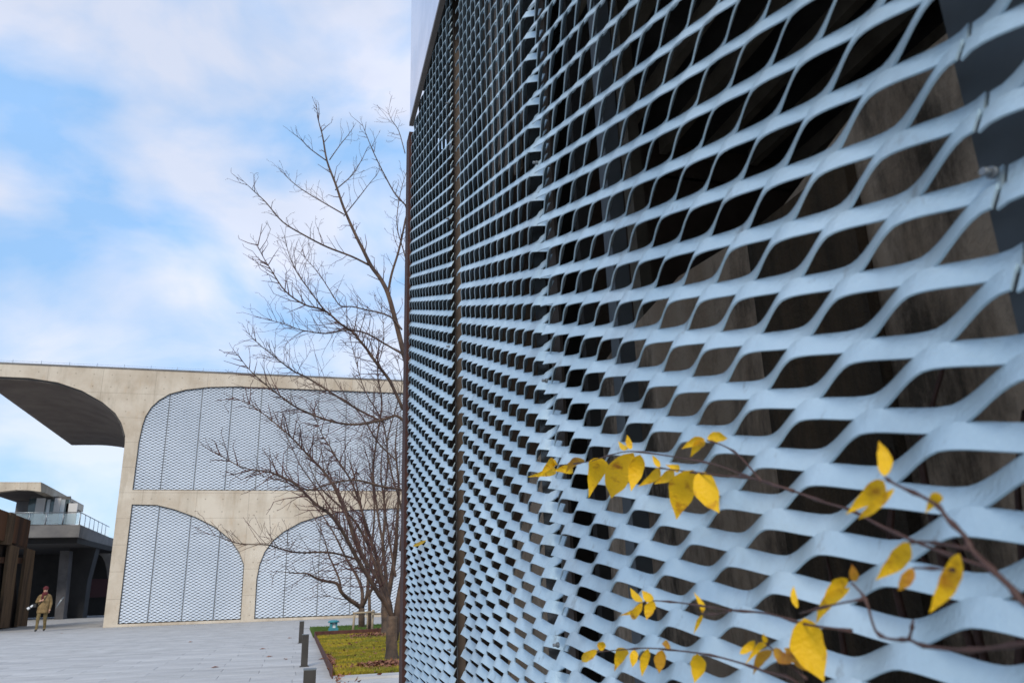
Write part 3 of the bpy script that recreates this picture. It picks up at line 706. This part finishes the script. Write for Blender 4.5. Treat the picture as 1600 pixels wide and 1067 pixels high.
plump('coat', [(0, 0, .74, .235, .17), (0, 0, .80, .24, .175), (0, 0, 1.0, .225, .165), (0, 0, 1.2, .225, .165), (0, 0, 1.36, .235, .155), (0, 0, 1.46, .19, .13), (0, 0, 1.51, .09, .08)], coat)
plump('scarf', [(0, -.03, 1.46, .10, .12), (0, -.03, 1.52, .125, .13), (0, -.02, 1.58, .105, .105), (0, -.02, 1.60, .08, .08)], redk)
plump('scarf_tail', [(-.05, -.17, 1.28, .035, .02), (-.05, -.165, 1.40, .045, .03), (-.04, -.13, 1.52, .04, .03)], redk, 8)
plump('hat', [(0, -.02, 1.70, .112, .118), (0, -.02, 1.735, .116, .12), (0, -.02, 1.79, .10, .10), (0, -.02, 1.835, .055, .055), (0, -.02, 1.85, .01, .01)], redk)
for sx in (-.035, .035):
    plump('eye', [(sx, -.112, 1.672, .004, .004), (sx, -.113, 1.678, .012, .006), (sx, -.112, 1.686, .004, .003)], shoe, 6)
plump('mouth', [(0, -.108, 1.622, .01, .004), (0, -.11, 1.626, .024, .006), (0, -.108, 1.630, .01, .004)], redk, 6)
mb = MB(); mb.tube([(-.24, -.08, .98), (-.1, -.175, 1.15), (.05, -.18, 1.33), (.12, -.08, 1.48)], .016, .016, 6); o = mb.build('shoulder_strap', shoe); o.parent = per; o.scale = (H_/1.82,)*3
cp = pp+Vector((-.40, -.12, 1.0))
cm = thing('camera_with_lens', 'camera with a white lens slung at the hip of the walking person', 'camera', cp)
mb = MB(); mb.box((.02, -.05, -.02), (.16, .05, .12)); o = mb.build('camera_body', shoe); o.parent = cm
mb = MB(); mb.tube([(.04, -.01, .06), (-.05, -.03, -.01)], .045, .045, 10); o = mb.build('lens', white); o.parent = cm
mb = MB(); mb.tube([(-.053, -.031, -.013), (-.07, -.035, -.026)], .05, .05, 10); o = mb.build('lens_ring', shoe); o.parent = cm
mb = MB(); mb.tube([(-.073, -.036, -.028), (-.15, -.05, -.085)], .052, .058, 10); o = mb.build('lens_hood', white); o.parent = cm

# ------------------------------------------------------------------ bare trees
def limb3(pts, Y, dy, r):
    """pts in photo pixels, Y depth at the start, dy drift in depth along the limb"""
    n = len(pts); out_ = []
    for i, (x, y) in enumerate(pts):
        t = i/(n-1); out_.append(PY(x, y, Y+dy*t+math.sin(t*5+r.random()*2)*.06))
    return catmull(out_, 4)
def grow(mb, p, d, length, rad_, r, depth=0, upb=.25, segl=.16, maxd=3):
    """a twig that wanders and forks"""
    n = max(2, int(length/segl)); pts = [p.copy()]; q = p.copy(); dd = d.copy(); brs = []
    for i in range(n):
        dd = (dd+Vector((r.gauss(0, .13), r.gauss(0, .13), r.gauss(0, .13)+upb*.13))).normalized(); q = q+dd*length/n; pts.append(q.copy())
        if depth < maxd and r.random() < (.62 if depth == 0 else .5): brs.append((q.copy(), dd.copy(), i/n))
    mb.tube(pts, rad_, max(rad_*.36, .0030), 4 if rad_ > .006 else 3, cap=False)
    for q_, d_, t in brs:
        ax = Vector((r.gauss(0, 1), r.gauss(0, 1), r.gauss(0, 1))); ax = (ax-d_*ax.dot(d_))
        if ax.length < 1e-3: continue
        nd = (d_*math.cos(.75)+ax.normalized()*math.sin(.75)).normalized()
        grow(mb, q_, nd, length*(.28+.34*r.random())*(1-.4*t), rad_*.55, r, depth+1, upb, segl, maxd)
def tree(name, label, base, trunk_pts, trunk_r, limbs, seed, twig_den, tlen, group='bare trees on the lawn', sides=7, scale=1):
    r = random.Random(seed); t = thing(name, label, 'tree', base, group)
    mb = MB(); tp = catmull(trunk_pts, 5); n = len(tp)
    rr_ = [trunk_r*(1.30-.36*min(1, i/(n*.25))-.12*i/n) for i in range(n)]
    mb.tube(tp, rr_, n=12); mb.build('trunk', bark, t)
    tw = MB(); k = 0
    for (pts, Y, dy, r0, r1, dens) in limbs:
        lp = limb3(pts, Y, dy, r); mb = MB(); m = len(lp)
        mb.tube(lp, [r0*(1-(i/(m-1)))**.8*.999+r1 for i in range(m)], n=sides); mb.build('limb', bark2, t)
        L_ = sum((lp[i+1]-lp[i]).length for i in range(m-1)); cnt_ = int(L_*twig_den*dens)
        for q in range(cnt_):
            f_ = .12+.88*(q+r.random())/max(cnt_, 1); ii = min(m-2, int(f_*(m-1))); P0 = lp[ii].lerp(lp[ii+1], r.random()); dl = (lp[ii+1]-lp[ii]).normalized()
            ax = Vector((r.gauss(0, 1), r.gauss(0, 1), r.gauss(0, 1)+.3)); ax = (ax-dl*ax.dot(dl)).normalized(); an = .55+.5*r.random()
            nd = (dl*math.cos(an)+ax*math.sin(an)).normalized()
            grow(tw, P0, nd, tlen*(.58 if dens < .8 else .88)*(.5+.8*r.random())*(1.15-.55*f_), max(.0045, min(.011, r0*.34))*scale, r, 0 if r.random() < .6 else 1)
        grow(tw, lp[-1], (lp[-1]-lp[-2]).normalized(), tlen*.25, max(r1, .003), r, 2)
    o = tw.build('twigs', twig_m, t); o['kind'] = 'stuff'
    return t
YA = 14.95
A = []
def addl(pts, dy, r0, r1=.004, dens=1, Y=YA): A.append((pts, Y, dy, r0*(.72 if r0 < .08 else .85), r1, dens))
addl([(614, 965), (604, 945), (590, 925), (577, 903), (563, 881), (552, 861), (540, 838), (527, 817), (512, 800), (493, 787), (463, 757), (440, 745), (419, 737), (379, 730), (335, 705)], -1.6, .062, dens=1.0)
addl([(612, 970), (608, 940), (597, 915), (583, 893), (567, 872), (553, 840), (545, 815), (532, 782), (517, 752), (500, 730), (483, 713), (462, 690), (438, 668), (394, 634), (360, 619)], .9, .058, dens=1.1)
addl([(611, 955), (597, 900), (588, 868), (577, 836), (567, 803), (557, 772), (545, 745), (527, 718), (515, 697), (503, 678), (488, 639)], 1.6, .045, dens=1)
addl([(640, 790), (631, 767), (597, 760), (557, 750), (517, 755), (483, 765), (443, 752), (404, 742)], -1.2, .030, dens=1.2)
addl([(640, 670), (621, 650), (597, 656), (557, 663), (517, 658), (468, 639), (440, 620), (419, 604), (392, 580), (366, 548)], -1.4, .035, dens=1.1)
addl([(563, 875), (517, 863), (468, 863), (440, 858), (419, 851), (374, 849), (335, 836)], -1.5, .022, dens=.9)
addl([(616, 1000), (622, 950), (634, 880), (642, 800), (646, 720), (645, 650), (640, 590), (631, 554), (618, 502), (606, 459), (594, 435), (580, 416), (566, 388), (554, 364), (537, 325), (524, 287), (511, 252), (504, 213), (498, 190), (494, 161)], .5, .085, dens=.36)
addl([(580, 416), (550, 401), (511, 386), (476, 368), (442, 347), (416, 317), (398, 300), (381, 284)], -.9, .026, dens=0.68, Y=YA+.35)
addl([(537, 335), (506, 317), (476, 299), (456, 284), (437, 265)], .8, .016, dens=0.68, Y=YA+.4)
addl([(511, 252), (485, 233), (470, 218), (453, 205)], -.5, .012, dens=0.62, Y=YA+.4)
addl([(524, 297), (550, 274), (564, 252), (575, 230)], .6, .013, dens=0.62, Y=YA+.4)
addl([(537, 338), (558, 312), (575, 290), (588, 274)], -.6, .012, dens=0.62, Y=YA+.4)
addl([(515, 250), (532, 226), (545, 210), (554, 196)], .4, .010, dens=0.56, Y=YA+.4)
addl([(606, 459), (612, 428), (621, 399), (627, 375), (633, 345), (636, 325), (618, 304), (601, 274), (584, 239), (574, 215), (566, 194)], -.4, .032, dens=0.53, Y=YA+.3)
addl([(630, 640), (610, 597), (598, 580), (588, 567), (575, 548), (562, 532), (550, 518), (532, 506), (507, 485), (476, 476), (446, 455), (425, 424), (412, 403), (401, 381)], -1.0, .042, dens=1.2)
addl([(507, 485), (492, 465), (481, 450), (468, 432), (459, 416), (450, 392), (444, 368)], .6, .016, dens=1.2, Y=YA-.7)
addl([(628, 515), (614, 498), (595, 489), (575, 485), (550, 479), (532, 478), (516, 455), (502, 433), (485, 412), (468, 394)], .7, .022, dens=1.2)
addl([(630, 554), (601, 537), (570, 520), (540, 516), (511, 521), (490, 519), (468, 515), (440, 505), (412, 498)], -.9, .022, dens=1.2)
addl([(600, 660), (560, 640), (520, 615), (480, 590), (459, 580), (440, 566), (425, 554), (405, 538), (386, 519)], -1.3, .024, dens=1.2)
addl([(633, 240), (623, 205), (612, 188), (606, 174)], .3, .010, dens=.8, Y=YA+.6)
addl([(645, 480), (640, 430), (630, 390), (620, 350), (626, 300), (638, 260)], .8, .020, dens=.7, Y=YA+.6)
addl([(600, 860), (590, 800), (583, 740), (588, 690), (597, 630), (590, 580), (600, 530), (596, 480)], 1.4, .028, dens=1.1)
addl([(618, 900), (608, 840), (600, 780), (606, 720), (598, 660), (570, 610), (555, 560), (545, 520)], 2.2, .026, dens=1.1)
addl([(625, 860), (628, 800), (612, 740), (605, 690), (618, 640), (628, 600), (620, 560)], .6, .024, dens=1.0)
addl([(548, 850), (520, 800), (500, 770), (470, 728), (452, 690), (430, 650)], 1.8, .018, dens=1.3)
addl([(620, 720), (590, 690), (565, 650), (540, 625), (505, 612), (470, 600)], 1.5, .018, dens=1.2)
tree('bare_tree', 'nearest bare tree, tall with long reddish branches reaching left beside the screen', G(612, 1035), [G(612, 1036)+Vector((0, 0, -.03)), PY(612, 1010, YA), PY(612, 985, YA), PY(613, 962, YA)], .115, A, 11, 12, .70)
YBt = 28.2; B = []
def addb(pts, dy, r0, r1=.006, dens=1): B.append((pts, YBt, dy, r0, r1, dens))
addb([(565, 950), (556, 943), (544, 935), (533, 924), (526, 911), (505, 907), (490, 901), (481, 896), (460, 895), (432, 892)], -1.5, .075)
addb([(533, 922), (530, 905), (520, 881), (514, 868), (509, 850), (500, 825), (485, 800)], .8, .035)
addb([(565, 950), (566, 924), (558, 901), (546, 881), (535, 860), (520, 830), (500, 800), (480, 780)], 1.2, .06)
addb([(566, 948), (573, 931), (576, 900), (580, 860), (585, 800), (580, 740), (570, 700)], -1.2, .06)
addb([(572, 935), (590, 905), (600, 870), (612, 830), (620, 780)], 1, .045)
addb([(576, 900), (565, 860), (550, 820), (535, 780), (515, 740), (500, 700)], 1.8, .04)
tree('bare_tree', 'lower bare tree with a forked trunk standing left of the wooden stakes', G(565, 982), [G(565, 982.5)+Vector((0, 0, -.03)), PY(565, 968, YBt), PY(565, 950, YBt)], .12, B, 22, 3.6, 1.1, scale=1.3)
YC = 24.0; Cl = []
def addc(pts, dy, r0, r1=.006, dens=1): Cl.append((pts, YC, dy, r0, r1, dens))
addc([(601, 950), (596, 915), (585, 880), (575, 850), (566, 800), (555, 750), (540, 700)], 1.0, .07)
addc([(603, 950), (612, 900), (618, 860), (620, 820), (623, 760), (618, 700), (622, 650)], -1.0, .075)
addc([(602, 948), (603, 900), (598, 850), (602, 800), (595, 740), (600, 680)], .5, .06)
addc([(575, 850), (555, 815), (530, 790), (500, 760), (480, 720)], -1.5, .04)
tree('bare_tree', 'bare tree half hidden behind the nearest trunk', G(604, 992), [G(604, 992.5)+Vector((0, 0, -.03)), PY(603, 970, YC), PY(602, 948, YC)], .15, Cl, 33, 3.4, 1.0, scale=1.2)
Ys_ = 25.4
tree('sapling', 'slender young tree tied between wooden stakes', G(578, 988), [G(578, 988.5)+Vector((0, 0, -.03)), PY(577.5, 960, Ys_), PY(577, 932, Ys_)], .055,
     [([(577, 934), (574, 900), (570, 860), (566, 820), (560, 790)], Ys_, .3, .035, .005, 1), ([(577, 934), (583, 905), (588, 870), (596, 840)], Ys_, -.3, .028, .005, 1)], 44, 2.2, .8, scale=1.2)
st = thing('tree_stakes', 'pale wooden stakes with cross bars supporting the sapling', 'stakes', G(566, 990))
stk = [((551, 991), (554, 957)), ((581, 990), (583, 952)), ((574, 985), (575, 955)), ((607, 986), (607, 957))]
for a, b in stk:
    p = G(*a); mb = MB(); mb.tube([p-Vector((0, 0, .01)), PY(b[0], b[1], p.y)], .038, .034, 7); mb.build('stake', stake_m, st)
for a, b, Y in (((551, 957.5), (586, 955.5), Ys_-.5), ((572, 959), (608, 958), Ys_+.7)):
    mb = MB(); mb.tube([PY(*a, Y), PY(*b, Y)], .034, .034, 6); mb.build('cross_bar', stake_m, st)

# ------------------------------------------------------------------ shrub with yellow leaves in front of the screen
def leaf_obj(parent, b, tpt, wpx, X, m, rr_):
    """a curved, folded blade from base to tip"""
    P0 = PX(b[0], b[1], X); X2 = X+(rr_.random()-.5)*.02; P1 = PX(tpt[0], tpt[1], X2)
    ax = P1-P0; Ln = ax.length; ax.normalize(); view = (P0-Vector((0, 0, EYE))).normalized(); sd_ = ax.cross(view).normalized()
    w_ = wpx/FPX*(P0-Vector((0, 0, EYE))).dot(CF)*.5
    nrm_ = sd_.cross(ax); mb = MB(); n = 13; rows = []
    curl = (rr_.random()-.35)*.42; tw0 = (rr_.random()-.5)*.7; side = (rr_.random()-.5)*.18
    for i in range(n+1):
        t = i/n; ww = w_*(math.sin(math.pi*min(1, t**.78))**.8)*(1 if t < .75 else 1-.35*(t-.75)/.25)
        if i == n: ww = w_*.03
        c = P0+ax*Ln*t+nrm_*curl*Ln*math.sin(math.pi*t)+sd_*side*Ln*math.sin(math.pi*t); ang = tw0*(t-.3)
        sv2 = sd_*math.cos(ang)+nrm_*math.sin(ang); nv2 = -sd_*math.sin(ang)+nrm_*math.cos(ang); wob = 1+.05*math.sin(t*17+rr_.random())
        rows.append([mb.vert(c-sv2*ww*wob-nv2*ww*.28), mb.vert(c-sv2*ww*.5-nv2*ww*.10), mb.vert(c), mb.vert(c+sv2*ww*.5-nv2*ww*.10), mb.vert(c+sv2*ww*(2-wob)-nv2*ww*.28)])
    for i in range(n):
        for k in range(4): mb.face((rows[i][k], rows[i][k+1], rows[i+1][k+1], rows[i+1][k]), 0, True)
    o = mb.build('leaf', m, parent)
    return P0
def stem(parent, pts, X, r0, r1, dX=0, name='stem', m=stemm):
    P = [PX(x, y, X+dX*i/max(1, len(pts)-1)) for i, (x, y) in enumerate(pts)]
    P = catmull(P, 3)
    mb = MB(); n = len(P); mb.tube(P, [r0+(r1-r0)*i/(n-1)+(.0009 if i % 4 == 0 else 0) for i in range(n)], n=7); mb.build(name, m, parent)
XL = .50
rl = random.Random(5)
shrub = thing('yellow_leaved_shrub', 'thin shrub twigs with yellow autumn leaves hanging in front of the mesh screen', 'shrub', (.45, .3, 0))
stem(shrub, [(1700, 1010), (1640, 965), (1600, 942), (1580, 918), (1548, 888), (1518, 858), (1508, 838), (1480, 810), (1467, 792), (1440, 775), (1400, 757), (1383, 746)], .44, .0026, .0010)
stem(shrub, [(1548, 888), (1500, 872), (1440, 850), (1380, 823), (1330, 797), (1290, 785), (1240, 767), (1200, 755), (1165, 743), (1115, 725), (1050, 713), (985, 705), (950, 712), (914, 722), (868, 727)], XL, .0014, .0008)
stem(shrub, [(1240, 767), (1180, 748), (1120, 742), (1070, 736), (1031, 731)], XL, .0014, .0008)
stem(shrub, [(1190, 752), (1155, 712), (1130, 696), (1105, 688)], XL, .0011, .0008)
stem(shrub, [(1519, 858), (1475, 850), (1440, 846), (1421, 847)], .45, .0013, .0009)
stem(shrub, [(1490, 890), (1470, 888), (1427, 887)], .45, .0009, .0008)
stem(shrub, [(1700, 1000), (1600, 1005), (1550, 1012), (1500, 1015), (1442, 1008), (1420, 999), (1392, 998), (1368, 985), (1352, 935), (1330, 910)], .46, .0017, .0009)
stem(shrub, [(1420, 999), (1424, 985), (1427, 968)], .46, .0012, .0009)
stem(shrub, [(1300, 1120), (1240, 1062), (1200, 1050), (1160, 1036), (1110, 1023), (1060, 1016), (1013, 1012), (980, 1014), (930, 1018)], XL, .0014, .0008)
stem(shrub, [(1330, 985), (1260, 975), (1200, 958), (1143, 953), (1090, 945), (1060, 941), (1021, 938), (1004, 941)], XL, .0013, .0008)
stem(shrub, [(1143, 953), (1120, 959), (1098, 959)], XL, .0008, .0007)
stem(shrub, [(1260, 1060), (1225, 1030), (1197, 1005)], XL, .0011, .0008)
stem(shrub, [(1352, 935), (1300, 945), (1250, 958)], .46, .0010, .0008)
leaves = [((860, 725), (824, 745), 15), ((868, 725), (841, 746), 15), ((889, 726), (863, 735), 18), ((914, 719), (884, 738), 13, 1), ((941, 716), (920, 777), 30), ((990, 707), (955, 778), 42), ((1000, 710), (986, 767), 24),
          ((981, 702), (966, 689), 9), ((986, 702), (980, 679), 10), ((1031, 731), (997, 760), 15), ((1031, 730), (1019, 711), 9), ((1053, 735), (1022, 756), 17), ((1062, 734), (1040, 726), 12), ((1084, 734), (1057, 811), 44), ((1093, 737), (1124, 801), 36),
          ((1101, 686), (1065, 701), 14), ((1102, 689), (1079, 714), 14), ((1105, 684), (1137, 685), 16), ((1004, 940), (985, 918), 11), ((1003, 941), (968, 961), 10), ((1004, 941), (988, 967), 13), ((1021, 938), (1003, 922), 14),
          ((1022, 939), (1010, 968), 16), ((1098, 957), (1084, 925), 9), ((1098, 960), (1084, 990), 7), ((934, 1015), (909, 1033), 14), ((938, 1016), (942, 1002), 13), ((979, 1013), (960, 1048), 19), ((992, 1015), (988, 1042), 13), ((1013, 1013), (1003, 1056), 14),
          ((1035, 1015), (1030, 1051), 18, 1), ((1048, 1014), (1036, 1003), 10, 1), ((1090, 1021), (1085, 1066), 24), ((1156, 1021), (1179, 1000), 12), ((1197, 1004), (1192, 989), 8), ((1197, 1006), (1164, 1038), 10), ((1206, 1015), (1177, 1053), 16, 1), ((1209, 1013), (1245, 1032), 18, 1),
          ((1382, 744), (1373, 689), 22), ((1381, 751), (1322, 803), 28), ((1398, 763), (1341, 811), 15), ((1469, 771), (1446, 801), 18), ((1421, 847), (1368, 906), 28), ((1427, 887), (1404, 923), 18, 1), ((1499, 864), (1452, 957), 28), ((1335, 908), (1331, 881), 14, 1),
          ((1325, 904), (1286, 936), 18), ((1328, 918), (1275, 974), 18), ((1257, 965), (1287, 1064), 52), ((1262, 1048), (1225, 1012), 20, 1), ((1246, 950), (1240, 915), 10)]
for lf in leaves:
    X_ = .45 if lf[0][0] > 1350 else XL
    leaf_obj(shrub, lf[0], lf[1], lf[2], X_, leafo if len(lf) > 3 else leafm, rl)
# bare stems standing between the screen and the stained wall
sh2 = thing('bare_shrub', 'dark bare stems growing behind the near mesh panel', 'shrub', (.8, .6, 0))
for pts in ([(1560, 1090), (1530, 1000), (1515, 900), (1490, 840), (1470, 800)], [(1590, 1090), (1600, 900), (1590, 760), (1600, 640)], [(1540, 1080), (1500, 960), (1440, 870), (1340, 800)], [(1480, 900), (1440, 720), (1455, 640), (1475, 570)],
            [(1330, 1090), (1310, 960), (1290, 860)], [(1420, 1000), (1390, 860), (1400, 740), (1390, 700)]):
    stem(sh2, pts, .78, .006, .002)
q = PX(656, 848, .605); mb = MB(); 
leaf1 = thing('caught_leaf', 'single yellow leaf caught on the farthest mesh panel', 'leaf', PX(656, 848, .605))
o_ = leaf_obj(leaf1, (645, 853), (667, 843), 5, .59, leafm, rl)
